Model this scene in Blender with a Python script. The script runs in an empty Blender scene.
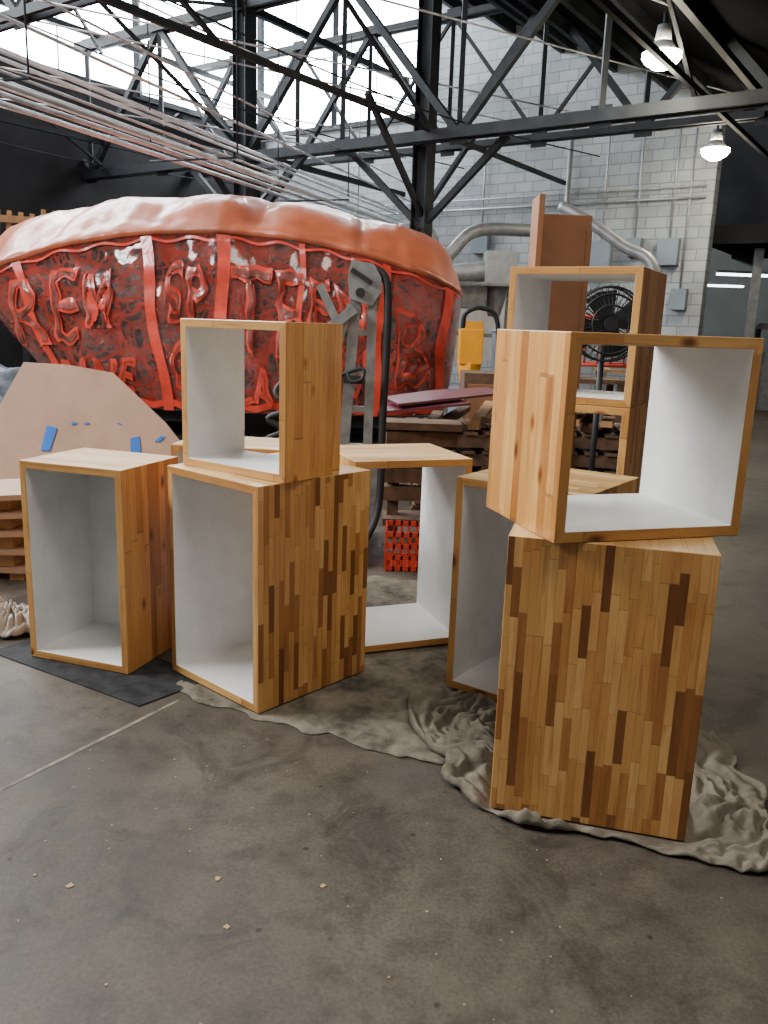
import bpy, bmesh, math, random
from mathutils import Vector, Matrix, noise
random.seed(7)
C=bpy.context; col=C.collection
# ------------------------------------------------------------------ materials
class N:
    def __init__(s,name):
        s.m=bpy.data.materials.new(name); s.m.use_nodes=True; s.t=s.m.node_tree; s.b=s.t.nodes['Principled BSDF']
    def n(s,ty,**k):
        x=s.t.nodes.new(ty)
        for a,b in k.items(): setattr(x,a,b)
        return x
    def l(s,a,b): s.t.links.new(a,b)
    def setin(s,sock,v):
        if isinstance(v,(int,float)): sock.default_value=v
        elif isinstance(v,tuple): sock.default_value=v
        else: s.l(v,sock)
    def math(s,op,a,b=0.0,c=0.0):
        x=s.n('ShaderNodeMath',operation=op)
        s.setin(x.inputs[0],a); s.setin(x.inputs[1],b); s.setin(x.inputs[2],c)
        return x.outputs[0]
    def comb(s,a,b,c=0.0):
        x=s.n('ShaderNodeCombineXYZ')
        for i,v in enumerate((a,b,c)): s.setin(x.inputs[i],v)
        return x.outputs[0]
    def noise(s,vec,scale,detail=4,rough=.55,dist=0.):
        x=s.n('ShaderNodeTexNoise'); s.l(vec,x.inputs['Vector']); x.inputs['Scale'].default_value=scale
        x.inputs['Detail'].default_value=detail; x.inputs['Roughness'].default_value=rough; x.inputs['Distortion'].default_value=dist
        return x.outputs['Fac']
    def ramp(s,fac,stops,interp='LINEAR'):
        x=s.n('ShaderNodeValToRGB'); s.l(fac,x.inputs[0]); x.color_ramp.interpolation=interp
        el=x.color_ramp.elements
        while len(el)>1: el.remove(el[-1])
        el[0].position=stops[0][0]; el[0].color=(*stops[0][1],1)
        for p,c in stops[1:]:
            e=el.new(p); e.color=(*c,1)
        return x.outputs[0]
    def mix(s,f,a,b,bt='MIX'):
        x=s.n('ShaderNodeMix',data_type='RGBA',blend_type=bt)
        s.setin(x.inputs[0],f); s.setin(x.inputs[6],(*a,1) if isinstance(a,tuple) else a); s.setin(x.inputs[7],(*b,1) if isinstance(b,tuple) else b)
        return x.outputs[2]
    def bump(s,h,strength=.3,dist=.01):
        x=s.n('ShaderNodeBump'); x.inputs['Strength'].default_value=strength; x.inputs['Distance'].default_value=dist
        s.l(h,x.inputs['Height']); s.l(x.outputs[0],s.b.inputs['Normal'])
def simple(name,c,rough=.6,metal=0.,var=.15,scale=8.,bump=0.,coat=0.,spec=.5):
    a=N(name); tc=a.n('ShaderNodeTexCoord').outputs['Object']
    f=a.noise(tc,scale)
    lo=tuple(v*(1-var) for v in c); hi=tuple(min(1,v*(1+var)) for v in c)
    a.l(a.ramp(f,[(.3,lo),(.7,hi)]),a.b.inputs['Base Color'])
    a.b.inputs['Roughness'].default_value=rough; a.b.inputs['Metallic'].default_value=metal
    a.b.inputs['Coat Weight'].default_value=coat; a.b.inputs['Specular IOR Level'].default_value=spec
    if bump: a.bump(f,bump,.02)
    return a.m
def emis(name,c,s):
    a=N(name); a.b.inputs['Emission Color'].default_value=(*c,1); a.b.inputs['Emission Strength'].default_value=s
    a.b.inputs['Base Color'].default_value=(*c,1)
    return a.m
def wood(name,W,L,stops,knots=True,grain=.35,gap=.55):
    a=N(name); uv=a.n('ShaderNodeUVMap').outputs[0]
    sp=a.n('ShaderNodeSeparateXYZ'); a.l(uv,sp.inputs[0])
    rnd=a.n('ShaderNodeObjectInfo').outputs['Random']
    u=a.math('ADD',sp.outputs[0],a.math('MULTIPLY',rnd,40.)); v=sp.outputs[1]
    cu=a.math('DIVIDE',u,W); ci=a.math('FLOOR',cu); cf=a.math('FRACT',cu)
    wn=a.n('ShaderNodeTexWhiteNoise',noise_dimensions='1D'); a.l(ci,wn.inputs['W'])
    Lc=a.math('MULTIPLY_ADD',wn.outputs[0],L*.7,L*.65)
    vv=a.math('ADD',a.math('DIVIDE',v,Lc),a.math('MULTIPLY',wn.outputs[0],37.)); ri=a.math('FLOOR',vv); rf=a.math('FRACT',vv)
    w2=a.n('ShaderNodeTexWhiteNoise',noise_dimensions='2D'); a.l(a.comb(ci,ri),w2.inputs['Vector'])
    cell=w2.outputs[0]
    base=a.ramp(cell,stops)
    g=a.noise(a.comb(a.math('ADD',a.math('MULTIPLY',u,55.),a.math('MULTIPLY',cell,30.)),a.math('MULTIPLY',v,3.)),1.,5,.6,.6)
    base=a.mix(grain,base,a.ramp(g,[(.3,(.42,.25,.11)),(.5,(1,1,1)),(.75,(.82,.64,.43))]),'MULTIPLY')
    big=a.noise(a.comb(a.math('MULTIPLY',u,9.),a.math('MULTIPLY',v,2.2)),1.,3)
    base=a.mix(.6,base,a.ramp(big,[(.3,(.68,.53,.38)),(.6,(1,1,1))]),'MULTIPLY')
    if knots:
        vo=a.n('ShaderNodeTexVoronoi'); a.l(a.comb(a.math('MULTIPLY',u,10.),a.math('MULTIPLY',v,5.)),vo.inputs['Vector']); vo.inputs['Scale'].default_value=1.
        k=a.ramp(vo.outputs['Distance'],[(.06,(.10,.04,.012)),(.11,(.5,.28,.12)),(.20,(1,1,1))])
        base=a.mix(.9,base,k,'MULTIPLY')
    e=a.math('MULTIPLY',a.math('GREATER_THAN',cf,.04),a.math('GREATER_THAN',rf,.01))
    base=a.mix(a.math('MULTIPLY',a.math('SUBTRACT',1.,e),gap),base,(.12,.05,.016))
    a.l(base,a.b.inputs['Base Color']); a.b.inputs['Roughness'].default_value=.36
    a.b.inputs['Coat Weight'].default_value=.3; a.b.inputs['Coat Roughness'].default_value=.22
    a.bump(e,.25,.002)
    return a.m
M={}
pine=[(.0,(.38,.155,.034)),(.35,(.55,.26,.066)),(.7,(.66,.345,.10)),(1.,(.75,.44,.15))]
strip=[(.0,(.15,.054,.014)),(.12,(.20,.076,.020)),(.16,(.31,.125,.034)),(.30,(.40,.175,.048)),(.35,(.50,.25,.072)),(.7,(.57,.31,.096)),(1.,(.65,.38,.135))]
M['strip']=wood('wood_strip_parquet',.026,.235,strip,False,.55,.55)
M['plank']=wood('wood_knotty_pine_planks',.045,1.0,pine,True,.6,.5)
M['plank2']=wood('wood_knotty_pine_amber',.042,.8,[(0,(.27,.10,.022)),(.4,(.45,.19,.048)),(1,(.59,.29,.085))],True,.6,.5)
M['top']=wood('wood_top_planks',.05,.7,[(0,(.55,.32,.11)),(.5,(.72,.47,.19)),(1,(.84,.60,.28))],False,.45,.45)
M['edge']=wood('wood_edge',.2,.6,[(0,(.43,.20,.05)),(1,(.63,.35,.11))],True,.55,.3)
a=N('white_paint'); tc=a.n('ShaderNodeTexCoord').outputs['Object']
f=a.noise(tc,4,6,.65); a.l(a.ramp(f,[(.3,(.58,.575,.555)),(.7,(.74,.735,.715))]),a.b.inputs['Base Color']); a.b.inputs['Roughness'].default_value=.5
M['white']=a.m
a=N('concrete_floor'); tc=a.n('ShaderNodeTexCoord').outputs['Object']
f1=a.noise(tc,.8,6,.62,.5); f2=a.noise(tc,7,8,.75); f3=a.noise(tc,90,4,.7); f4=a.noise(tc,2.6,6,.7,1.2)
c=a.ramp(f1,[(.3,(.050,.039,.029)),(.5,(.086,.070,.052)),(.7,(.130,.107,.081))])
c=a.mix(.85,c,a.ramp(f2,[(.3,(.45,.43,.41)),(.55,(1,1,1)),(.8,(1.,.95,.88))]),'MULTIPLY')
c=a.mix(.75,c,a.ramp(f4,[(.36,(.48,.45,.42)),(.48,(1,1,1)),(.62,(1,1,1)),(.72,(.68,.66,.63))]),'MULTIPLY')
c=a.mix(.6,c,a.ramp(f3,[(.35,(.5,.5,.5)),(.6,(1,1,1))]),'MULTIPLY')
vo=a.n('ShaderNodeTexVoronoi'); a.l(tc,vo.inputs['Vector']); vo.inputs['Scale'].default_value=7.
c=a.mix(.85,c,a.ramp(vo.outputs['Distance'],[(.03,(.2,.18,.16)),(.08,(1,1,1))]),'MULTIPLY')
vo=a.n('ShaderNodeTexVoronoi'); a.l(tc,vo.inputs['Vector']); vo.inputs['Scale'].default_value=15.
c=a.mix(a.math('MULTIPLY',a.math('LESS_THAN',vo.outputs['Distance'],.045),.6),c,(.32,.27,.20))
a.l(c,a.b.inputs['Base Color']); a.l(a.ramp(f2,[(.3,(.45,)*3),(.7,(.72,)*3)]),a.b.inputs['Roughness']); a.bump(f3,.2,.003)
a.b.inputs['Specular IOR Level'].default_value=.4
M['floor']=a.m
a=N('painted_cinder_block'); uv=a.n('ShaderNodeUVMap').outputs[0]
br=a.n('ShaderNodeTexBrick'); a.l(uv,br.inputs['Vector']); br.inputs['Scale'].default_value=1.
br.inputs['Brick Width'].default_value=.42; br.inputs['Row Height'].default_value=.21; br.inputs['Mortar Size'].default_value=.011
br.inputs['Color1'].default_value=(.33,.36,.38,1); br.inputs['Color2'].default_value=(.44,.47,.49,1); br.inputs['Mortar'].default_value=(.21,.23,.25,1)
f=a.noise(uv,.6,6,.65)
a.l(a.mix(.75,br.outputs['Color'],a.ramp(f,[(.3,(.45,.46,.48)),(.65,(1,1,1))]),'MULTIPLY'),a.b.inputs['Base Color']); a.b.inputs['Roughness'].default_value=.65
M['block']=a.m
a=N('clear_plastic_over_red_art'); tc=a.n('ShaderNodeTexCoord').outputs['Object']
wrp=a.n('ShaderNodeVectorMath',operation='ADD'); nz=a.n('ShaderNodeTexNoise'); a.l(tc,nz.inputs['Vector']); nz.inputs['Scale'].default_value=1.6
sc=a.n('ShaderNodeVectorMath',operation='SCALE'); a.l(nz.outputs['Color'],sc.inputs[0]); sc.inputs['Scale'].default_value=.9
a.l(tc,wrp.inputs[0]); a.l(sc.outputs[0],wrp.inputs[1])
vo=a.n('ShaderNodeTexVoronoi',feature='DISTANCE_TO_EDGE'); a.l(wrp.outputs[0],vo.inputs['Vector']); vo.inputs['Scale'].default_value=2.8
line=a.math('LESS_THAN',vo.outputs['Distance'],.07)
vo2=a.n('ShaderNodeTexVoronoi',feature='DISTANCE_TO_EDGE'); a.l(wrp.outputs[0],vo2.inputs['Vector']); vo2.inputs['Scale'].default_value=7.
line2=a.math('LESS_THAN',vo2.outputs['Distance'],.11)
f=a.noise(tc,1.3,3)
base=a.ramp(a.noise(tc,3.,6,.7),[(.35,(.05,.03,.03)),(.48,(.17,.08,.07)),(.6,(.38,.17,.14)),(.72,(.50,.38,.35))])
base=a.mix(a.math('MULTIPLY',line2,.75),base,(.62,.10,.06))
base=a.mix(a.math('MULTIPLY',line,.85),base,(.78,.075,.045))
base=a.mix(a.math('MULTIPLY',a.math('GREATER_THAN',f,.55),.5),base,(.74,.12,.07))
a.l(base,a.b.inputs['Base Color']); a.b.inputs['Roughness'].default_value=.25
a.b.inputs['Coat Weight'].default_value=1.; a.b.inputs['Coat Roughness'].default_value=.08
a.bump(a.noise(tc,6.,8,.8,2.),1.,.16)
M['plastic']=a.m
M['redtarp']=simple('red_vinyl_roof',(.50,.125,.055),.36,0,.28,1.6,.5,.25)
M['red']=simple('red_trim_vinyl',(.78,.065,.035),.35,0,.25,4,.5,.5)
M['darkpanel']=simple('dark_letter_fill',(.27,.07,.055),.3,0,.75,5,.8,.8)
M['steel']=simple('dark_painted_steel',(.017,.020,.024),.65,.0,.4,3,0,0,.25)
M['roof']=simple('dark_roof_deck',(.012,.012,.013),1.,0,.3,1,0,0,.0)
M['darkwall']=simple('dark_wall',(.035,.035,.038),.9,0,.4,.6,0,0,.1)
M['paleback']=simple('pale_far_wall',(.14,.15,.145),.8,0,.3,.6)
M['galv']=simple('galvanized_metal',(.34,.35,.36),.5,.5,.2,6)
M['conduit']=simple('conduit_pipe',(.58,.59,.60),.4,.4,.25,4)
M['alu']=simple('aluminium_grey',(.24,.25,.25),.45,.4,.25,12)
M['black']=simple('black_rubber',(.012,.012,.013),.6,0,.3,20)
M['mat']=simple('rubber_mat_paint_stained',(.018,.018,.019),.8,0,.7,14,.3,0,.3)
M['ply']=simple('plywood_pinkish',(.48,.29,.19),.6,0,.12,3)
M['brownboard']=simple('brown_hardboard',(.25,.105,.045),.55,0,.2,4)
M['tape']=simple('blue_painters_tape',(.02,.17,.62),.6,0,.1,4)
M['pallet']=simple('rough_lumber',(.12,.065,.035),.8,0,.5,9,.3)
M['lumber']=simple('fresh_lumber',(.36,.18,.07),.7,0,.3,7)
M['burg']=simple('burgundy_sheet',(.13,.03,.04),.35,0,.2,4)
M['crate']=simple('red_plastic_crate',(.48,.04,.02),.4,0,.1,4)
M['yellow']=simple('yellow_orange_plastic',(.90,.36,.01),.4,0,.1,4)
M['bin']=simple('grey_bin_plastic',(.18,.22,.26),.5,0,.1,4)
M['bag']=simple('dark_grey_bag',(.07,.08,.10),.5,0,.4,6,.5)
M['leaf']=simple('dry_leaf',(.40,.27,.14),.8,0,.3,30)
M['glass']=emis('daylight_window_pane',(.92,.97,1.),26.)
M['lamp']=emis('high_bay_lens',(1.,.9,.66),120.)
M['tube']=emis('fluorescent_tube',(.9,.97,1.),8.)
M['seam']=simple('floor_seam_filler',(.17,.14,.105),.7,0,.6,14)
def clothmat(name,c1,c2,c3,sc=7.):
    a=N(name); tc=a.n('ShaderNodeTexCoord').outputs['Object']
    x=a.ramp(a.noise(tc,sc,6,.7),[(.35,c1),(.5,c2),(.68,c3)])
    a.l(x,a.b.inputs['Base Color']); a.b.inputs['Roughness'].default_value=.95; a.b.inputs['Specular IOR Level'].default_value=.1
    a.bump(a.noise(tc,55,5,.75),.6,.010); return a.m
M['canvas']=clothmat('canvas_drop_cloth',(.07,.064,.05),(.155,.138,.105),(.25,.22,.17),6.)
M['towel']=clothmat('grey_towel_cotton',(.105,.088,.064),(.165,.142,.108),(.225,.197,.155),6.)
M['rag']=clothmat('white_rag_cotton',(.34,.30,.26),(.46,.42,.37),(.54,.50,.45))
# ------------------------------------------------------------------ builders
class B:
    def __init__(s,*mats): s.bm=bmesh.new(); s.mats=list(mats); s.uv=s.bm.loops.layers.uv.new('UVMap')
    def mi(s,m):
        if m not in s.mats: s.mats.append(m)
        return s.mats.index(m)
    def face(s,pts,m,smooth=False,uvs=None):
        f=s.bm.faces.new([s.bm.verts.new(p) for p in pts]); f.material_index=s.mi(m); f.smooth=smooth
        if uvs:
            for lp,u in zip(f.loops,uvs): lp[s.uv].uv=u
        return f
    def box(s,c,size,m,rot=None):
        c=Vector(c); h=Vector(size)/2; R=rot or Matrix.Identity(3)
        v=[s.bm.verts.new(c+R@Vector((x*h.x,y*h.y,z*h.z))) for x in(-1,1) for y in(-1,1) for z in(-1,1)]
        for q in((0,1,3,2),(4,6,7,5),(0,4,5,1),(2,3,7,6),(0,2,6,4),(1,5,7,3)):
            f=s.bm.faces.new([v[i] for i in q]); f.material_index=s.mi(m)
    def beam(s,p,q,w,h,m,up=(0,0,1)):
        p=Vector(p);q=Vector(q);d=q-p;L=d.length;d.normalize();u=Vector(up)
        if abs(d.dot(u))>.98:u=Vector((1,0,0))
        x=d.cross(u).normalized();z=x.cross(d)
        s.box((p+q)/2,(w,L,h),m,Matrix((x,d,z)).transposed())
    def cyl(s,p,q,r,m,r2=None,seg=12,cap=True):
        p=Vector(p);q=Vector(q);d=(q-p).normalized();r2=r if r2 is None else r2
        u=Vector((0,0,1)) if abs(d.z)<.95 else Vector((1,0,0));x=d.cross(u).normalized();y=d.cross(x)
        a=[s.bm.verts.new(p+(x*math.cos(t)+y*math.sin(t))*r) for t in [i*2*math.pi/seg for i in range(seg)]]
        b=[s.bm.verts.new(q+(x*math.cos(t)+y*math.sin(t))*r2) for t in [i*2*math.pi/seg for i in range(seg)]]
        k=s.mi(m)
        for i in range(seg):
            f=s.bm.faces.new((a[i],a[(i+1)%seg],b[(i+1)%seg],b[i])); f.material_index=k; f.smooth=True
        if cap:
            f=s.bm.faces.new(a[::-1]);f.material_index=k;f=s.bm.faces.new(b);f.material_index=k
    def tube(s,pts,r,m,seg=10,sub=6):
        P=[Vector(p) for p in pts]; Q=[]
        for i in range(len(P)-1):
            p0=P[max(i-1,0)];p1=P[i];p2=P[i+1];p3=P[min(i+2,len(P)-1)]
            for j in range(sub):
                t=j/sub; Q.append(.5*((2*p1)+(p2-p0)*t+(2*p0-5*p1+4*p2-p3)*t*t+(3*p1-p0-3*p2+p3)*t**3))
        Q.append(P[-1]); rings=[];k=s.mi(m); x=None
        for i,p in enumerate(Q):
            d=(Q[min(i+1,len(Q)-1)]-Q[max(i-1,0)]).normalized()
            if x is None:
                u=Vector((0,0,1)) if abs(d.z)<.9 else Vector((1,0,0)); x=d.cross(u).normalized()
            x=(x-d*x.dot(d)).normalized(); y=d.cross(x)
            rings.append([s.bm.verts.new(p+(x*math.cos(a)+y*math.sin(a))*r) for a in [n*2*math.pi/seg for n in range(seg)]])
        for a,b in zip(rings,rings[1:]):
            for i in range(seg):
                f=s.bm.faces.new((a[i],a[(i+1)%seg],b[(i+1)%seg],b[i]));f.material_index=k;f.smooth=True
        s.bm.faces.new(rings[0][::-1]).material_index=k; s.bm.faces.new(rings[-1]).material_index=k
    def prism(s,poly,th,m,R,o):
        o=Vector(o); A=[s.bm.verts.new(o+R@Vector((x,0,z))) for x,z in poly]; D=[s.bm.verts.new(o+R@Vector((x,th,z))) for x,z in poly]
        k=s.mi(m);n=len(poly)
        s.bm.faces.new(A).material_index=k; s.bm.faces.new(D[::-1]).material_index=k
        for i in range(n): s.bm.faces.new((A[i],D[i],D[(i+1)%n],A[(i+1)%n])).material_index=k
    def out(s,name,loc=(0,0,0),yaw=0,bevel=0,fixn=True):
        if fixn: bmesh.ops.recalc_face_normals(s.bm,faces=s.bm.faces)
        me=bpy.data.meshes.new(name); s.bm.to_mesh(me); s.bm.free()
        for m in s.mats: me.materials.append(M[m])
        o=bpy.data.objects.new(name,me); col.objects.link(o); o.location=loc; o.rotation_euler=(0,0,yaw)
        if bevel:
            b=o.modifiers.new('bevel','BEVEL'); b.width=bevel; b.segments=2; b.limit_method='ANGLE'
        return o
def RZ(a): return Matrix.Rotation(a,3,'Z')
# ------------------------------------------------------------------ wooden display boxes
def wbox(name,mid,yaw,w,d,h,z,side='plank',top='top',edge='edge',t=.033,back=False,left=None):
    b=B(side,'white',edge,top)
    X=w/2; O=[(-X,0),(X,0),(X,h),(-X,h)]; I=[(-X+t,t),(X-t,t),(X-t,h-t),(-X+t,h-t)]
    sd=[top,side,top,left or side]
    for i in range(4):
        j=(i+1)%4; o1,o2,i1,i2=O[i],O[j],I[i],I[j]
        P=lambda q,y: (q[0],y,q[1])
        ax=0 if i in(0,2) else 1
        al=lambda q:q[ax]
        of=i*3.1
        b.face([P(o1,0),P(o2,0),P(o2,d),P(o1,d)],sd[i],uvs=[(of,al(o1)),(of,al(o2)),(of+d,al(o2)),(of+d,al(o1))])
        b.face([P(i1,0),P(i2,0),P(i2,d),P(i1,d)],'white')
        for y in(0,d):
            u0=of+.05
            b.face([P(o1,y),P(o2,y),P(i2,y),P(i1,y)],edge,uvs=[(u0,al(o1)),(u0,al(o2)),(u0+t,al(i2)),(u0+t,al(i1))])
    if back: b.box((0,d-.02,h/2),(w-2*t,.012,h-2*t),'white')
    bmesh.ops.remove_doubles(b.bm,verts=b.bm.verts,dist=1e-5)
    return b.out(name,(mid[0],mid[1],z),yaw,bevel=.0025)
wbox('wooden_display_box',(-1.31,3.35),-.32,.51,.42,.885,.008,side='plank2',back=True)
wbox('wooden_display_box',(-.68,3.14),-.73,.585,.60,.90,.010,side='strip')
wbox('wooden_display_box',(-.605,3.185),-.63,.575,.32,.59,.911,side='plank')
wbox('wooden_display_box',(.135,3.66),.36,.57,.51,.90,.014,side='plank')
wbox('wooden_display_box',(-.78,3.95),-.12,.55,.40,.90,0,side='plank')
wbox('wooden_display_box',(.510,3.08),-.62,.55,.55,.90,.022,side='plank')
wbox('wooden_display_box',(.79,3.72),-.5,.59,.50,1.185,0,side='plank2')
wbox('wooden_display_box',(.79,3.72),-.5,.59,.50,.59,1.187,side='plank2')
yw=-.25; ax=Vector((math.cos(yw),math.sin(yw)));ay=Vector((-math.sin(yw),math.cos(yw)))
P=Vector((.655,2.28))+ax*.295+ay*.275
wbox('wooden_display_box',(P.x,P.y),yw+math.pi/2,.55,.59,.895,.014,side='strip')
wbox('wooden_display_box',(.785,2.355),.29,.625,.49,.59,.911,side='plank2',left='plank')
# ------------------------------------------------------------------ floor and cloths
b=B('floor'); b.face([(-30,-6,0),(30,-6,0),(30,45,0),(-30,45,0)],'floor'); b.out('floor')
b=B('seam'); b.beam((-1.75,1.45,.0005),(-.80,3.06,.0005),.016,.001,'seam'); b.out('floor_seam')
def cloth(name,outline,cen,m,amp,seed,flat=None,rings=34,seg=150,fw_=.07,fl=.3,base=.006,lump=.0,edge=.035,k2=.45):
    P=[Vector((*p,0)) for p in outline];n=len(P);b=B(m);cen=Vector((*cen,0))
    R=[]
    for i in range(seg):
        t=i/seg*n;k=int(t);t-=k;p0,p1,p2,p3=P[(k-1)%n],P[k%n],P[(k+1)%n],P[(k+2)%n]
        q=.5*((2*p1)+(p2-p0)*t+(2*p0-5*p1+4*p2-p3)*t*t+(3*p1-p0-3*p2+p3)*t**3)
        w=noise.noise(Vector((q.x*7,q.y*7,seed)))*.06+noise.noise(Vector((q.x*18,q.y*18,seed)))*.018
        R.append(q+(q-cen).normalized()*w)
    rg=[]
    for j in range(rings+1):
        s=(j/rings)**.8;row=[]
        for i in range(seg):
            q=cen.lerp(R[i],s)
            dist=(q-R[i]).length
            wp=Vector((noise.noise(Vector((q.x*3,q.y*3,seed+3))),noise.noise(Vector((q.x*3,q.y*3,seed+7))),0))*.16
            qq=q+wp
            v=Vector((dist/fw_+wp.x*14,(i/seg)*9/fl*.35+wp.y*3,seed))
            g=noise.noise(v)*2.1
            rd=.5+.5*math.sin(g*4.6)
            v2=Vector((qq.x/(fw_*1.3),qq.y/(fw_*1.3),seed+5))
            r2=.5+.5*math.sin(noise.noise(v2)*8)
            n2=noise.noise(Vector((q.x*2.5,q.y*2.5,seed+20)))
            h=amp*(rd*(.45+max(0,.55+n2))+k2*r2)+lump*max(0,.35+n2)
            e=min(1,dist/edge);e=math.sqrt(max(0,e*(2-e)))
            if flat: h*=flat(q)
            row.append(b.bm.verts.new((q.x,q.y,base+h*(.2+.8*e))))
        rg.append(row)
    for j in range(rings):
        for i in range(seg):
            try:
                f=b.bm.faces.new((rg[j][i],rg[j][(i+1)%seg],rg[j+1][(i+1)%seg],rg[j+1][i]));f.smooth=True
            except ValueError: pass
    bmesh.ops.remove_doubles(b.bm,verts=b.bm.verts,dist=1e-5)
    bmesh.ops.smooth_vert(b.bm,verts=b.bm.verts,factor=.5,use_axis_z=True)
    o=b.out(name); md=o.modifiers.new('solid','SOLIDIFY');md.thickness=.005;md.offset=-1
    return o
def inbox(mid,yaw,w,d):
    c,s_=math.cos(yaw),math.sin(yaw)
    def f(q):
        x=q.x-mid[0];y=q.y-mid[1];lx=x*c+y*s_;ly=-x*s_+y*c
        dx=max(abs(lx)-w/2,0);dy=max(-ly,ly-d,0)
        return math.hypot(dx,dy)
    return f
f1=inbox((.655,2.28),-.25,.60,.56);f2=inbox((.510,3.08),-.62,.56,.56);f3=inbox((-.68,3.14),-.73,.59,.61);f4=inbox((.135,3.66),.36,.58,.52)
def fl_of(*fs): return lambda q:min(1,max(0,min(f(q) for f in fs)-.006)/.05)
cloth('canvas_drop_cloth',[(-.85,3.2),(-.5,2.95),(-.2,2.80),(.1,2.66),(.3,2.66),(.42,3.1),(.55,3.9),(.40,4.6),(-.05,4.8),(-.45,4.4),(-.7,3.7)],(-.05,3.6),'canvas',.008,3,flat=fl_of(f2,f3,f4),rings=70,seg=260,fw_=.22,fl=.6,base=.004)
cloth('grey_towel',[(.20,3.2),(.12,3.02),(.15,2.80),(.23,2.55),(.33,2.36),(.5,2.25),(.81,2.165),(.98,2.11),(1.12,2.07),(1.22,2.2),(1.30,2.5),(1.26,2.85),(.95,2.95),(.55,3.12),(.33,3.25)],(.68,2.6),'towel',.030,5,flat=fl_of(f1,f2),fw_=.07,fl=.42,rings=110,seg=420,base=.008,lump=.028,edge=.014,k2=.6)
b=B('mat'); b.prism([(-1.75,3.47),(-.94,2.99),(-.72,3.25),(-1.5,3.88)],.006,'mat',Matrix(((1,0,0),(0,0,1),(0,1,0))),(0,0,0)); b.out('rubber_floor_mat')
cloth('white_rag',[(-1.90,3.75),(-1.78,3.62),(-1.66,3.66),(-1.64,3.85),(-1.72,4.0),(-1.9,3.95)],(-1.78,3.8),'rag',.05,2,fw_=.07,fl=.2,seg=140,rings=50,lump=.10,edge=.02)
b=B('leaf')
for x,y,r in[(-.42,1.98,.010),(-.13,1.965,.009),(-.36,1.80,.009),(-.81,1.93,.011),(.15,1.88,.004),(-.92,1.97,.005),(-.55,2.2,.004),(-.2,2.3,.003),(-.7,2.6,.004),(.2,2.1,.003),(-.3,2.55,.003),(.05,1.65,.004),(-.6,1.6,.004)]:
    a=random.random()*3
    b.prism([(r,0),(.2*r,r*1.3),(-r,.2*r),(-.3*r,-r*.6)],.002,'leaf',RZ(a)@Matrix(((1,0,0),(0,0,1),(0,1,0))),(x,y,.0005))
b.out('dry_leaf_scraps')
# ------------------------------------------------------------------ plastic wrapped parade float
YC=12.0;HY=1.75
def ze(x): return 2.5-.062*(x+2.1)**2
def zr(x): return 3.12-.055*(x+2.3)**2
def ext(t):
    e=t**.8
    return -4.25-1.45*e,.82+.16*e
def front(X,t,off=0.,sgn=-1):
    xl,xr=ext(t);cx=(xl+xr)/2;hx=(xr-xl)/2;k=max(-1,min(1,(X-cx)/hx))
    yy=HY*(1-abs(k)**3.2)**(1/3.2)
    yy+=.10*math.sin(math.pi*t)*(1-abs(k)**4)
    yy+=.06*noise.noise(Vector((X*1.8,t*3,sgn)))+.035*math.sin(X*7+t*4)+.04*noise.noise(Vector((X*5,t*9,sgn+4)))
    return Vector((X,YC+sgn*(yy+off),.38+(ze(X)-.38)*t))
b=B('plastic','redtarp','red','darkpanel','black')
NX=160
KS=[-math.cos(math.pi*i/NX) for i in range(NX+1)]; loops=[]
for j in range(25):
    t=j/24;xl,xr=ext(t);cx=(xl+xr)/2;hx=(xr-xl)/2
    L=[front(cx+k*hx,t) for k in KS]+[front(cx+k*hx,t,0,1) for k in KS[::-1][1:-1]]
    loops.append(([b.bm.verts.new(p) for p in L],'plastic'))
top=[v.co.copy() for v in loops[-1][0]]
def roofpt(p,s):
    x=p.x+(-2.2-p.x)*.10*(1-s);y=YC+(p.y-YC)*s
    z=ze(p.x)+(zr(x)-ze(p.x))*(1-s**2.2)
    rib=abs(math.sin(math.pi*(x+.4)/1.25))**.6
    z+=.12*(rib-.6)*math.sin(math.pi*min(1,s))+.03*noise.noise(Vector((x*2,y*2,3)))+.016*noise.noise(Vector((x*7,y*3,8)))
    return Vector((x,y-.10*(1 if p.y<YC else -1)*(s>.93),z))
for j in range(1,17):
    s=1-j/16
    if j==1:
        loops.append(([b.bm.verts.new(p+Vector((0,-.06 if p.y<YC else .06,.02))) for p in top],'redtarp'))
    loops.append(([b.bm.verts.new(roofpt(p,s+.0001)) for p in top],'redtarp'))
for (a_,_),(c_,m) in zip(loops,loops[1:]):
    n=len(a_)
    for i in range(n):
        f=b.bm.faces.new((a_[i],a_[(i+1)%n],c_[(i+1)%n],c_[i]));f.smooth=True;f.material_index=b.mi(m)
def strap(fn,nn,w,m):
    prev=None
    for i in range(nn+1):
        X,t=fn(i/nn); p=front(X-w/2,t,.035);q=front(X+w/2,t,.035)
        cur=(b.bm.verts.new(p),b.bm.verts.new(q))
        if prev:
            f=b.bm.faces.new((prev[0],prev[1],cur[1],cur[0]));f.material_index=b.mi(m);f.smooth=True
        prev=cur
for x0,x1,w in[(-2.95,-2.72,.13),(-2.02,-2.0,.15),(-.08,-.18,.10),(-4.6,-4.1,.10),(.72,.62,.12),(-1.1,-1.05,.07)]:
    strap(lambda u,x0=x0,x1=x1:(x0+(x1-x0)*(1-u)+.03*math.sin(u*9),u*.99),20,w,'red')
def hband(t0,t1,m,x0=-5.2,x1=.9,nn=80):
    prev=None
    for i in range(nn+1):
        X=x0+(x1-x0)*i/nn;w=.012*math.sin(i*.9)
        cur=(b.bm.verts.new(front(X,t0+w,.03)),b.bm.verts.new(front(X,t1+w,.03)))
        if prev: f=b.bm.faces.new((prev[0],prev[1],cur[1],cur[0]));f.material_index=b.mi(m);f.smooth=True
        prev=cur
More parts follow.
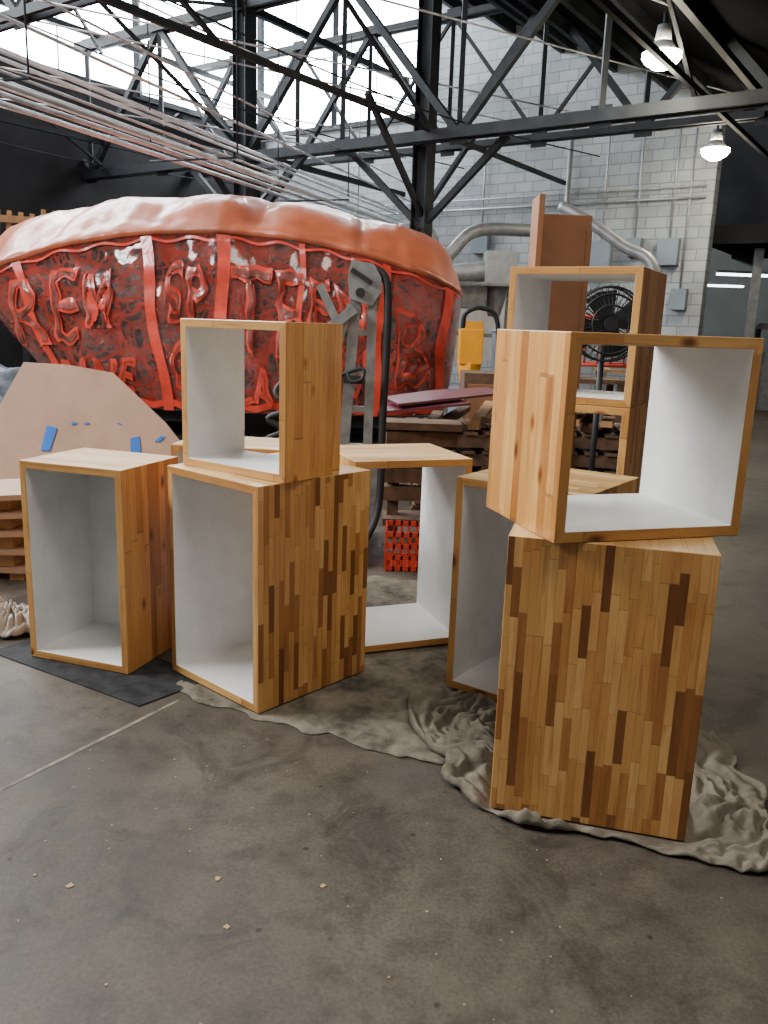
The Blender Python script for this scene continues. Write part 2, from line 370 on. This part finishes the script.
hband(.96,.975,'red');hband(.02,.06,'red',-4.1,.8)
def letters(txt,X0,t0,size,off,m,sx=1.,o_=.0):
    cu=bpy.data.curves.new('t','FONT');cu.body=txt;cu.size=size;cu.offset=off;cu.space_character=1.15
    ob=bpy.data.objects.new('t',cu);col.objects.link(ob);C.view_layer.update()
    me=bpy.data.meshes.new_from_object(ob.evaluated_get(C.evaluated_depsgraph_get()))
    tb=bmesh.new();tb.from_mesh(me);bmesh.ops.triangulate(tb,faces=tb.faces)
    for _ in range(3): bmesh.ops.subdivide_edges(tb,edges=[e for e in tb.edges if e.calc_length()>.09],cuts=1); bmesh.ops.triangulate(tb,faces=tb.faces)
    tb.verts.index_update()
    mp={}
    for v in tb.verts:
        jx=.07*noise.noise(Vector((v.co.x*4+X0,v.co.y*4,1)));jy=.07*noise.noise(Vector((v.co.x*4+X0,v.co.y*4,9)))
        mp[v.index]=b.bm.verts.new(front(X0+v.co.x*sx+jx,t0+(v.co.y+jy)/2.1,.040+o_+.035*noise.noise(v.co*5)))
    for f in tb.faces:
        try:
            g=b.bm.faces.new([mp[v.index] for v in f.verts]);g.material_index=b.mi(m);g.smooth=True
        except Exception: pass
    tb.free();bpy.data.objects.remove(ob);bpy.data.curves.remove(cu)
for txt,X0,t0,sz,sx in[('RE',-4.75,.42,1.35,.62),('PANE',-4.15,.10,.62,.62),('M',-3.7,.5,.9,.5),('SP',-2.70,.52,.9,.5),('OUR',-2.65,.14,.75,.4),('TE',-1.9,.35,1.45,.5),('LA',-1.85,.06,.6,.6),('B',.05,.22,1.5,.52),('EN',-1.0,.5,.9,.6),('W',-.95,.12,.9,.8)]:
    letters(txt,X0,t0,sz,.022,'red',sx)
    letters(txt,X0,t0,sz,-.022,'darkpanel',sx,.015)
b.box((-1.7,12,.30),(4.6,2.9,.18),'black')
for x in(-3.6,-1.7,.2):
    for y in(10.9,13.1): b.cyl((x,y-.08,.2),(x,y+.08,.2),.2,'black',seg=20)
b.out('plastic_wrapped_parade_float',fixn=True)
# ------------------------------------------------------------------ building shell
D2=Vector((.824,-.566,0));N1=Vector((.566,.824,0));W0=Vector((6.3,16.5,0))
WR=Matrix((D2,N1,Vector((0,0,1)))).transposed()
def wl(s,n=0,z=0): return W0-D2*s+N1*n+Vector((0,0,z))
def wallq(b,p,q,z0,z1,m):
    L=(q-p).length;b.face([(p.x,p.y,z0),(q.x,q.y,z0),(q.x,q.y,z1),(p.x,p.y,z1)],m,uvs=[(0,z0),(L,z0),(L,z1),(0,z1)])
SE=.28
b=B('block'); wallq(b,wl(SE),wl(12),0,6.1,'block'); wallq(b,wl(SE),wl(7),6.1,9.,'block')
wallq(b,wl(SE),wl(SE,.3),0,6.,'block'); wallq(b,wl(SE,.3),wl(12,.3),0,6.,'block')
b.out('wall_back',fixn=False)
b=B('bin','galv','black')
for s_,z,w,h in[(1.0,3.1,.4,.5),(1.7,3.2,.3,.35),(2.4,3.0,.5,.7),(.7,2.2,.3,.4),(5.2,3.4,.4,.5)]:
    b.box(wl(s_,-.1,z),(w,.16,h),'bin',WR); b.cyl(wl(s_,-.08,z+h/2),wl(s_,-.08,5.6),.02,'galv',seg=8)
b.cyl(wl(.4,-.1,4.1),wl(8,-.1,4.1),.025,'galv',seg=8);b.cyl(wl(.4,-.1,4.3),wl(8,-.1,4.3),.018,'galv',seg=8)
b.cyl(wl(3.2,-.12,0),wl(3.2,-.12,5.8),.05,'galv',seg=10)
b.out('electrical_panel_run')
def windows(name,p,q,z0,z1,nb,rows,sub=2):
    b=B('glass','steel');d=(q-p)
    wallq(b,p,q,z0,z1,'glass')
    n=Vector((d.y,-d.x,0)).normalized()*.05
    if n.dot(Vector((0,-1,0)))<0:n=-n
    for i in range(nb*sub+1):
        u=p+d*i/(nb*sub);w=.14 if i%sub==0 else .025
        b.beam(u+n+Vector((0,0,z0)),u+n+Vector((0,0,z1)),w,w,'steel')
    for j in range(rows+1):
        z=z0+(z1-z0)*j/rows;w=.12 if j in(0,rows) else .025
        b.beam(p+n+Vector((0,0,z)),q+n+Vector((0,0,z)),w,w,'steel')
    b.out(name)
cor=wl(12); lf=cor-N1*20
windows('window_1',wl(7),wl(12),6.2,9.4,2,2)
windows('window_2',cor,lf,6.3,10.6,5,2)
b=B('darkwall'); wallq(b,cor,lf,0,6.3,'darkwall'); b.out('wall_left',fixn=False)
def rz(q): return 8.8-3.6*q/8.13
b=B('roof','steel');O=Vector((.5,20.5,0))
def rp(q,n):
    v=O+D2*q-N1*n; return (v.x,v.y,max(4.6,rz(q)))
for q0,q1 in((-.6,9.4),(9.4,22)): b.face([rp(q0,-.5),rp(q1,-.5),rp(q1,9.5),rp(q0,9.5)],'roof')
for i in range(9):
    q=i*1.15; p1=Vector(rp(q,0))-Vector((0,0,.12));p2=Vector(rp(q,9.4))-Vector((0,0,.12)); b.beam(p1,p2,.09,.2,'steel')
b.out('ceiling')
b=B('roof'); b.face([tuple(wl(6.5,.5,9.6)),tuple(wl(13,.5,11.)),tuple(wl(13,-20,11.)),tuple(wl(11,-20,10.4)),tuple(wl(8,-8,9.9))],'roof'); b.out('ceiling_monitor')
def truss(name,s0,s1,n,zb,zt,npan,w=.13,cross=False,k_=1.):
    b=B('steel');p=[wl(s0+(s1-s0)*i/npan,n,zb) for i in range(npan+1)];t=[wl(s0+(s1-s0)*i/npan,n,zt) for i in range(npan+1)]
    o=N1*.09
    for k in(-1,1):
        b.beam(p[0]+o*k,p[-1]+o*k,.07,w,'steel'); b.beam(t[0]+o*k,t[-1]+o*k,.07,w,'steel')
    for i in range(npan+1): b.beam(p[i],t[i],.08*k_,.08*k_,'steel')
    for i in range(npan):
        x,y=(p[i],t[i+1]) if i%2 else (t[i],p[i+1])
        b.beam(x,y,.11*k_,.11*k_,'steel')
        if cross:
            x,y=(t[i],p[i+1]) if i%2 else (p[i],t[i+1]); b.beam(x,y,.06,.06,'steel')
    for q in p+t: b.box(q,(.3,.03,.3),'steel',WR)
    return b.out(name)
def sn(x,y):
    v=Vector((x,y,0))-W0; return -v.dot(D2),v.dot(N1)
s1,n1=sn(-2.77,16.1)
truss('roof_truss',-4,s1+9,n1,4.4,6.9,9,.16)
truss('roof_truss',-1,s1+9,n1+3.0,4.9,7.2,9,.11,True)
truss('roof_truss',-5,s1+7,n1-4.5,5.4,7.6,8,.12,False,.9)
def column(x,y,h,sz):
    b=B('steel');c=Vector((x,y,0))
    for k in(-1,1): b.box(c+D2*sz/2*k+Vector((0,0,h/2)),(.02,sz,h),'steel',WR)
    b.box(c+Vector((0,0,h/2)),(sz,.02,h),'steel',WR); b.box(c+Vector((0,0,.02)),(sz*1.7,sz*1.7,.04),'steel',WR)
    for k in(-1,1):
        b.beam(c+Vector((0,0,3.1)),c+D2*1.5*k+Vector((0,0,4.4)),.1,.1,'steel')
        b.beam(c+Vector((0,0,3.3)),c+N1*1.6*k+Vector((0,0,4.8)),.08,.08,'steel')
    b.out('steel_column')
column(-2.77,16.1,9,.30);column(.45,14.35,9,.26)
b=B('steel')
for s_,z,w in[(s1,4.5,.08),(s1,6.9,.1),(s1-4,4.5,.06),(s1-4,7.0,.08),(s1-8,4.6,.06),(s1+4,5.0,.07),(s1+4,7.0,.08),(s1-10.5,4.5,.08)]:
    b.beam(wl(s_,-14,z),wl(s_,-.2,z),w,w*1.3,'steel')
for i in range(5):
    s_=s1+4-4*i
    for n_ in(n1,n1-4.5):
        b.beam(wl(s_,n_,6.7),wl(s_-4,n_-4.5,6.9),.05,.05,'steel'); b.beam(wl(s_-4,n_,6.9),wl(s_,n_-4.5,6.7),.05,.05,'steel')
        b.beam(wl(s_,n_,4.5),wl(s_,n_-4.5,6.8),.05,.05,'steel')
for i in range(8):
    s_=s1+6-2.2*i
    b.cyl(wl(s_,n1-7,5.2+.2*(i%3)),wl(s_-5,-.3,5.6-.2*(i%2)),.014,'conduit',seg=6)
for i in range(7):
    p=wl(s1+5-1.4*i,n1-5.5,5.0+.25*(i%3));q=wl(s1+3-1.4*i,n1+3.5,4.6+.3*(i%2));m_=(p+q)/2-Vector((0,0,.25))
    b.tube([p,m_,q],.012,'conduit' if i%2 else 'steel',6,8)
b.out('roof_bracing')
b=B('conduit','steel')
d=Vector((.352,.936,0));s0=Vector((-3.9,8.7,3.6));rt=Vector((.936,-.352,0))
for i,(r,dx,dz) in enumerate([(.030,-.42,.02),(.018,-.22,.05),(.028,-.05,0),(.018,.13,.03),(.030,.30,0),(.016,.50,.02),(.024,.74,-.16),(.016,.02,.36),(.022,-.32,.42),(.016,-.6,.62),(.02,.35,.55),(.014,-.8,.3),(.014,.6,.75)]):
    p=s0+rt*dx+Vector((0,0,dz)); b.cyl(p-d*6,p+d*12,r,'conduit' if i!=3 else 'steel',seg=8)
for i in range(5):
    p=s0+d*(-4+3.6*i); b.cyl(p-rt*.6+Vector((0,0,-.04)),p+rt*.78+Vector((0,0,-.04)),.014,'steel')
    b.cyl(p-rt*.58,p-rt*.58+Vector((0,0,2.5)),.01,'steel');b.cyl(p+rt*.76,p+rt*.76+Vector((0,0,2.5)),.01,'steel')
b.out('conduit_pipe_bundle')
for c in[(3.18,11.,4.78),(5.4,15.,4.55)]:
    b=B('alu','lamp','steel');x,y,z=c
    b.cyl((x,y,z),(x,y,z+.18),.24,'galv',.11,20,False); b.cyl((x,y,z+.18),(x,y,z+.36),.10,'alu',.08,16)
    b.cyl((x,y,z+.05),(x,y,z-.05),.235,'lamp',.2,20);b.cyl((x,y,z-.05),(x,y,z-.12),.2,'lamp',.09,20); b.cyl((x,y,z+.36),(x,y,z+.5),.02,'steel')
    b.out('high_bay_lamp')
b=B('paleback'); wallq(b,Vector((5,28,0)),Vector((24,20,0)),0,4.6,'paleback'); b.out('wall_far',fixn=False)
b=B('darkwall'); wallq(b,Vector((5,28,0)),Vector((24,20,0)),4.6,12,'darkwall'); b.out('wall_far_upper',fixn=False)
b=B('steel','roof','galv')
b.box((9.0,17.2,3.45),(4.6,3.4,.35),'roof',RZ(-.6))
for x,y in((7.3,17.2),(8.6,18.6),(9.4,15.2)): b.box((x,y,1.62),(.14,.14,3.25),'galv')
for i in range(4): b.beam((7.2+i*.7,18.2-i*.5,3.2),(8.4+i*.7,20-i*.5,3.2),.1,.15,'steel')
b.out('mezzanine_deck')
b=B('tube','alu')
for x,y,z in((8.6,21,3.0),(9.8,22.5,3.1),(9.2,24,2.9)): b.box((x,y,z),(1.3,.1,.05),'tube'); b.box((x,y,z+.06),(1.4,.2,.06),'alu')
b.out('fluorescent_light')
b=B('alu','bin','black')
b.box((7.9,17.9,.5),(.9,.6,1.),'alu');b.box((7.9,17.9,1.1),(.5,.4,.25),'bin');b.cyl((7.7,17.7,1.2),(7.7,17.7,1.75),.06,'black');b.box((7.85,17.7,1.75),(.4,.12,.12),'alu')
b.box((8.9,17.6,.45),(.6,.6,.9),'bin');b.box((8.9,17.6,.95),(.8,.5,.1),'black')
b.out('milling_machine',bevel=.02)
b=B('pallet','galv','bin')
for x in(9.6,11.8):
    for y in(20.5,21.2): b.beam((x,y,0),(x,y,2.2),.08,.08,'galv')
for z in(.4,1.0,1.6,2.2): b.box((10.7,20.85,z),(2.3,.8,.06),'galv')
for i in range(18): b.box((9.8+.38*(i%6),20.8,.43+.6*(i//6)+.15),(.3,.5,.3),'pallet' if i%3 else 'bin')
b.out('storage_shelving')
b=B('alu','bin','lumber','crate')
for k,(x,y) in enumerate([(3.9,13.4),(5.2,13.6)]):
    b.box((x,y,.92),(1.1,.6,.05),'lumber')
    for i in(-1,1):
        for j in(-1,1): b.beam((x+i*.5,y+j*.25,0),(x+i*.5,y+j*.25,.9),.05,.05,'alu')
    b.box((x,y,.3),(1.0,.5,.04),'alu'); b.box((x-.25,y,1.07),(.3,.3,.25),'bin'); b.box((x+.2,y,1.04),(.25,.3,.18),'crate' if k else 'alu'); b.box((x,y,.5),(.6,.4,.35),'bin')
b.out('tool_bench')
b=B('galv')
Y=14.8
b.tube([(.1,Y,3.1),(.5,Y,3.12),(.68,Y,2.9),(.75,Y,2.35),(.75,Y,1.6)],.11,'galv')
b.tube([(.85,Y-.2,2.55),(1.0,Y-.2,2.75),(1.4,Y-.1,3.12),(2.3,Y+.3,3.2),(3.0,Y+.8,3.22),(3.3,Y+1,3.25)],.11,'galv')
b.tube([(3.0,Y+.9,3.7),(3.4,Y+.6,3.45),(4.0,Y+.3,3.0),(4.5,Y,2.6),(4.6,Y,1.2),(4.6,Y,.3)],.10,'galv')
b.out('spiral_duct')
b=B('galv','alu','bin')
b.cyl((.95,14.0,2.35),(1.75,14.0,2.45),.16,'galv',seg=24);b.cyl((.85,14.0,2.34),(.95,14.,2.35),.2,'bin',seg=24)
b.box((1.75,14.0,2.45),(.5,.5,.55),'galv');b.box((1.2,14.0,2.0),(.7,.4,.35),'alu');b.cyl((1.7,14.,2.2),(1.7,14.,1.7),.24,'galv',.1,4)
for x in(.85,1.95):
    for y in(13.7,14.3): b.beam((x,y,0),(x,y,2.2),.06,.06,'alu')
b.beam((.85,13.7,2.2),(1.95,13.7,2.2),.06,.06,'alu');b.beam((.85,13.7,1.4),(1.95,13.7,1.4),.06,.06,'alu')
b.out('dust_collector',bevel=.01)
b=B('yellow','bin','black'); x,y=.90,9.4
b.cyl((x,y,0.1),(x,y,.85),.20,'bin',.22,24);b.cyl((x,y,.85),(x,y,1.12),.10,'yellow',.15,6)
b.box((x,y,1.3),(.26,.26,.38),'yellow');b.box((x+.02,y-.01,1.53),(.2,.22,.1),'yellow')
b.tube([(x-.1,y-.1,1.5),(x-.08,y-.12,1.66),(x+.1,y-.12,1.72),(x+.28,y-.1,1.55),(x+.32,y-.1,.6)],.028,'black')
for i in range(4): b.cyl((x+.15*math.cos(i*1.57),y+.15*math.sin(i*1.57),0),(x+.15*math.cos(i*1.57),y+.15*math.sin(i*1.57),.1),.03,'black')
b.out('shop_vacuum',bevel=.02)
b=B('pallet')
b.box((1.95,9.9,.95),(1.6,.6,.05),'pallet')
for x in(1.3,2.7):
    for y in(9.65,10.15): b.beam((x,y,0),(x,y,.93),.07,.07,'pallet')
b.box((1.95,9.9,.3),(1.5,.5,.04),'pallet')
b.out('workbench')
b=B('bin')
for i in range(3):
    z=.977; x=1.32+.27*i; h=.52-.1*i
    b.cyl((x,9.9,z),(x,9.9,z+h),.10,'bin',.13,4,False);b.cyl((x,9.9,z+h-.03),(x,9.9,z+h),.14,'bin',.14,4)
b.out('plastic_bin')
b=B('white','alu')
b.box((1.9,16.4,1.5),(2.6,.04,1.2),'white')
for x in(.7,3.1): b.beam((x,16.4,0),(x,16.4,2.1),.06,.06,'alu')
b.out('whiteboard_stand')
b=B('crate','black')
for x in(2.3,3.3):
    for y in(10.6,11.2): b.cyl((x,y,.08),(x,y,1.75),.025,'crate')
for z in(.3,1.1,1.7):
    for y in(10.6,11.2): b.cyl((2.3,y,z),(3.3,y,z),.022,'crate')
    for x in(2.3,3.3): b.cyl((x,10.6,z),(x,11.2,z),.022,'crate')
for i in range(1,6): b.cyl((2.3+i/6,10.6,1.1),(2.3+i/6,10.6,1.7),.012,'crate')
for x in(2.3,3.3):
    for y in(10.6,11.2): b.cyl((x-.02,y,.05),(x+.02,y,.05),.05,'black')
b.out('red_pipe_cart')
# pedestal fan
b=B('black','alu'); c=Vector((1.50,5.85,1.56));R=.25;y0=c.y
b.cyl((c.x,y0+.08,0),(c.x,y0+.08,.04),.22,'black',.21,28);b.cyl((c.x,y0+.08,.04),(c.x,y0+.08,c.z-.1),.022,'black');b.cyl((c.x,y0-.02,c.z),(c.x,y0+.14,c.z),.08,'black',.05,16)
for k,r,dy in((0,R,-.05),(1,R,.05),(2,R*.5,-.09),(3,R*.8,-.08)):
    b.tube([(c.x+r*math.cos(t*math.pi/12),y0+dy,c.z+r*math.sin(t*math.pi/12)) for t in range(25)],.008,'black',6,2)
for i in range(36):
    t=i*2*math.pi/36; u=Vector((math.cos(t),0,math.sin(t)))
    b.tube([Vector((c.x,y0-.10,c.z))+u*.04,Vector((c.x,y0-.09,c.z))+u*.13,Vector((c.x,y0-.05,c.z))+u*R,Vector((c.x,y0+.05,c.z))+u*R,Vector((c.x,y0+.1,c.z))+u*.06],.003,'black',4,2)
b.cyl((c.x,y0-.11,c.z),(c.x,y0-.09,c.z),.05,'black')
for i in range(4):
    t=i*math.pi/2+.4;u=Vector((math.cos(t),0,math.sin(t)));w=Vector((-math.sin(t),0,math.cos(t)));o=Vector((c.x,y0-.03,c.z))
    b.face([o+u*.03-w*.04,o+u*.20-w*.12+Vector((0,-.02,0)),o+u*.23+Vector((0,0,0)),o+u*.21+w*.10+Vector((0,.02,0)),o+u*.03+w*.04+Vector((0,.01,0))],'black')
b.out('pedestal_fan')
b=B('brownboard'); b.box((.90,4.62,1.06),(.30,.03,2.09),'brownboard');b.box((.745,4.52,1.09),(.03,.22,2.17),'brownboard');b.box((1.04,4.7,1.03),(.03,.2,2.0),'brownboard')
b.out('brown_hardboard_panel',bevel=.003)
# ------------------------------------------------------------------ grey folding hoist
b=B('alu','black'); x,y=-.22,5.5
b.beam((x-.10,y,0.1),(x-.01,y,1.66),.045,.07,'alu');b.beam((x+.09,y,.1),(x+.10,y,1.70),.035,.06,'alu')
for z in(.45,.7,.95,1.2,1.45): b.beam((x-.08+z*.03,y,z),(x+.10,y,z),.03,.04,'alu')
b.prism([(-.09,1.66),(.06,1.62),(.12,1.72),(.11,1.80),(.06,1.88),(-.08,1.90),(-.10,1.80)],.11,'alu',RZ(0),(x+.04,y-.055,0))
b.beam((x-.04,y-.07,1.84),(x+.09,y-.07,1.76),.02,.03,'black');b.cyl((x+.02,y-.075,1.70),(x+.02,y-.05,1.70),.03,'black')
b.beam((x-.04,y-.04,1.62),(x-.40,y-.02,.45),.035,.045,'alu');b.beam((x-.01,y-.06,1.60),(x-.24,y-.06,1.42),.05,.06,'alu');b.beam((x-.24,y-.06,1.74),(x-.12,y-.06,1.50),.03,.05,'alu')
b.beam((x-.40,y-.02,.45),(x-.48,y-.02,.05),.04,.04,'alu')
for k in(-.5,.22): b.beam((x+k*.4,y-.5,.07),(x+k*.4,y+.4,.07),.05,.06,'alu')
b.beam((x-.5,y,.08),(x+.10,y,.08),.06,.06,'alu')
b.tube([(x+.12,y-.02,1.85),(x+.19,y-.03,1.76),(x+.20,y-.03,1.4),(x+.19,y-.03,.9),(x+.18,y-.05,.3),(x+.08,y-.2,.06)],.026,'black')
b.tube([(x-.05,y-.1,1.2),(x-.02,y-.12,1.14),(x+.05,y-.12,1.16),(x+.02,y-.1,1.22),(x-.3,y-.1,1.05),(x-.45,y-.1,.8)],.014,'black')
b.box((x-.01,y-.08,1.15),(.12,.08,.05),'black')
b.tube([(x-.40,y,1.2),(x-.52,y-.05,1.05),(x-.42,y-.1,.95),(x-.56,y-.1,.88),(x-.46,y-.1,.8),(x-.58,y-.1,.72),(x-.5,y,.5)],.02,'black')
b.out('folding_material_hoist',bevel=.004)
# ------------------------------------------------------------------ left side clutter
Rl=Matrix.Rotation(-.26,3,'X')
b=B('ply','tape')
b.prism([(-3.1,0),(-1.45,0),(-1.5,.46),(-1.72,.72),(-2.15,1.10),(-2.5,1.15),(-2.85,1.16),(-3.05,.75)],.02,'ply',Rl,(0,6.2,.006))
b.prism([(-2.68,.48),(-2.61,.48),(-2.56,.66),(-2.64,.68)],.004,'tape',Rl,(0,6.19,0))
b.prism([(-1.98,.48),(-1.90,.48),(-1.92,.62),(-1.99,.60)],.004,'tape',Rl,(0,6.19,0))
b.prism([(-1.80,.58),(-1.76,.58),(-1.72,.62),(-1.75,.63)],.004,'tape',Rl,(0,6.19,0))
for X in(-2.35,-2.1,-2.45): b.prism([(X,.70+.1*(X+2.3)),(X+.04,.70),(X+.035,.712),(X,.715)],.004,'tape',Rl,(0,6.19,0))
b.out('plywood_template_board')
b=B('ply','lumber')
for i in range(5): b.box((-2.35+.02*i,4.75-.03*i,.06+.11*i),(.7,.5,.03),'ply',RZ(.1*i))
for i in range(4):
    for x in(-2.55,-2.15): b.box((x,4.72,.12+.11*i),(.08,.4,.08),'lumber')
for x in(-2.6,-2.1): b.box((x,4.72,.022),(.08,.4,.044),'lumber')
b.out('plywood_offcut_stack')
b=B('lumber','alu'); b.cyl((-3.92,8.4,0),(-3.92,8.4,.42),.18,'lumber',.2,24);b.tube([(-4.12,8.3,.4),(-3.92,8.18,.3),(-3.72,8.3,.4)],.008,'alu');b.cyl((-3.92,8.4,.40),(-3.92,8.4,.44),.21,'lumber',.21,24);b.out('fibre_drum')
b=B('bag')
for k in range(5):
    c=Vector((-4.45+.3*(k%3),9.15+.2*(k//3),.35+.28*(k//3)));r=.34
    bmesh.ops.create_icosphere(b.bm,subdivisions=4,radius=r,matrix=Matrix.Translation(c)@Matrix.Diagonal((1.1,.8,.9,1)))
for v in b.bm.verts: v.co+=Vector((noise.noise(v.co*5),noise.noise(v.co*5+Vector((9,0,0))),noise.noise(v.co*6+Vector((0,7,0)))))*.09; v.co.z=max(v.co.z,.0)
for f in b.bm.faces:f.smooth=True
b.out('trash_bag_pile')
b=B('steel','lumber')
for x in(-8.2,-6.6,-5.): b.beam((x,15.2,0),(x,15.2,2.9),.1,.1,'steel')
for z in(1.5,2.75): b.beam((-8.4,15.2,z),(-4.8,15.2,z),.3,.08,'steel')
for i in range(14): b.beam((-8.2+.2*i,15.2,2.79),(-8.15+.2*i,15.2,3.28-.02*(i%5)),.05,.07,'lumber')
b.beam((-8.3,15.14,3.15),(-5.4,15.14,3.05),.03,.12,'lumber')
b.out('timber_storage_rack')
# ------------------------------------------------------------------ lumber pile centre
b=B('pallet','lumber','burg','steel')
def pallet(cx,cy,z,yaw):
    R=RZ(yaw)
    for i in range(7): b.box(Vector((cx,cy,z+.13))+R@Vector(((i-3)*.16,0,0)),(.1,1.,.02),'pallet',R)
    for k in(-.45,0,.45): b.box(Vector((cx,cy,z+.07))+R@Vector((0,k,0)),(1.08,.07,.09),'pallet',R)
    for i in(0,3,6): b.box(Vector((cx,cy,z+.012))+R@Vector(((i-3)*.16,0,0)),(.1,1.,.02),'pallet',R)
for i in range(5): pallet(.75,6.8,.145*i,.03*i)
for i in range(5): pallet(1.98,6.9,.145*i,-.03*i)
for i in range(12):
    b.beam((.25+.16*i+random.random()*.1,6.35+random.random()*.1,.76+.05*(i%2)),(.4+.16*i+random.random()*.2,7.2,.77+.05*(i%3)),.09,.045,random.choice(['pallet','lumber','pallet']))
b.out('pallet_stack')
b=B('burg'); XY=Matrix(((1,0,0),(0,0,1),(0,1,0)))
b.prism([(-.45,-.3),(.42,-.26),(.5,.2),(.1,.38),(-.4,.25)],.018,'burg',RZ(.3)@Matrix.Rotation(-.10,3,'Y')@XY,(.42,6.6,.96))
b.prism([(-.4,-.3),(.3,-.3),(.25,.3),(-.3,.3)],.018,'burg',RZ(.1)@Matrix.Rotation(-.12,3,'Y')@XY,(.30,6.5,.90));b.box((1.75,6.7,.93),(1.0,.6,.018),'burg',RZ(-.1))
b.out('burgundy_sheet_stack')
b=B('pallet','lumber'); b.box((.95,7.95,.55),(.5,.5,1.1),'pallet');b.box((.95,7.69,.8),(.42,.02,.4),'brownboard');b.box((.95,7.69,.32),(.42,.02,.4),'brownboard');b.out('brown_cabinet',bevel=.005)
b=B('crate'); cx,cy,s_,h=.17,5.10,.30,.26
for z in(.02,.09,.16,.24):
    for k in(-1,1): b.box((cx+k*s_/2,cy,z),(.012,s_,.03),'crate');b.box((cx,cy+k*s_/2,z),(s_,.012,.03),'crate')
for i in range(7):
    u=-s_/2+s_*i/6
    for k in(-1,1): b.box((cx+k*s_/2,cy+u,.13),(.012,.014,.25),'crate');b.box((cx+u,cy+k*s_/2,.13),(.014,.012,.25),'crate')
b.box((cx,cy,.012),(s_,s_,.012),'crate')
b.out('red_plastic_crate')
b=B('pallet','steel')
for i in range(4): b.box((.24,5.72,.35+.13*i),(.5,.1,.1),'pallet',RZ(.05*i))
for x in(.06,.42): b.beam((x,5.8,0),(x,5.8,.85),.08,.08,'pallet')
b.box((.24,5.78,.15),(.5,.3,.05),'pallet');b.box((.24,5.78,.83),(.55,.3,.05),'pallet')
b.out('scrap_lumber_rack')
# ------------------------------------------------------------------ light
w=bpy.data.worlds.new('World');C.scene.world=w;w.use_nodes=True
w.node_tree.nodes['Background'].inputs[0].default_value=(1.,.975,.94,1);w.node_tree.nodes['Background'].inputs[1].default_value=.26
def area(name,loc,tgt,sx,sy,p,c):
    l=bpy.data.lights.new(name,'AREA');l.shape='RECTANGLE';l.size=sx;l.size_y=sy;l.energy=p;l.color=c
    o=bpy.data.objects.new(name,l);col.objects.link(o);o.location=loc
    o.rotation_euler=(Vector(tgt)-Vector(loc)).to_track_quat('-Z','Y').to_euler();return o
area('left_key_light',(-7,3.5,5.5),(.3,3.0,.6),3.2,2.2,1300,(.97,.985,1))  # added key light high on the left, no actual skylight there
area('overhead_fill',(1,.5,6.5),(0,2.8,0),2,2,180,(1,.93,.82))  # added soft fill from above, stands for no fixture
for c in[(3.18,11.,4.45),(5.4,15.,4.2)]:
    l=bpy.data.lights.new('high_bay_glow','POINT');l.energy=80;l.color=(1,.9,.7);l.shadow_soft_size=.2
    o=bpy.data.objects.new('high_bay_glow',l);col.objects.link(o);o.location=c
area('hall_daylight',(-5,10,8.),(-1,13,0),8,4,560,(.93,.97,1))
# ------------------------------------------------------------------ camera
f=823.;p=.2228;th=.0346
r0=Vector((1,0,0));u0=Vector((0,math.sin(p),math.cos(p)));fw=Vector((0,math.cos(p),-math.sin(p)))
r=r0*math.cos(th)+u0*math.sin(th);u=u0*math.cos(th)-r0*math.sin(th)
cd=bpy.data.cameras.new('camera');cam=bpy.data.objects.new('camera',cd);col.objects.link(cam)
cd.sensor_fit='VERTICAL';cd.sensor_height=36;cd.sensor_width=27;cd.lens=f*36/1024;cd.clip_end=200
mw=Matrix((r,u,-fw)).transposed().to_4x4();mw.translation=(0,0,1.5);cam.matrix_world=mw
C.scene.camera=cam
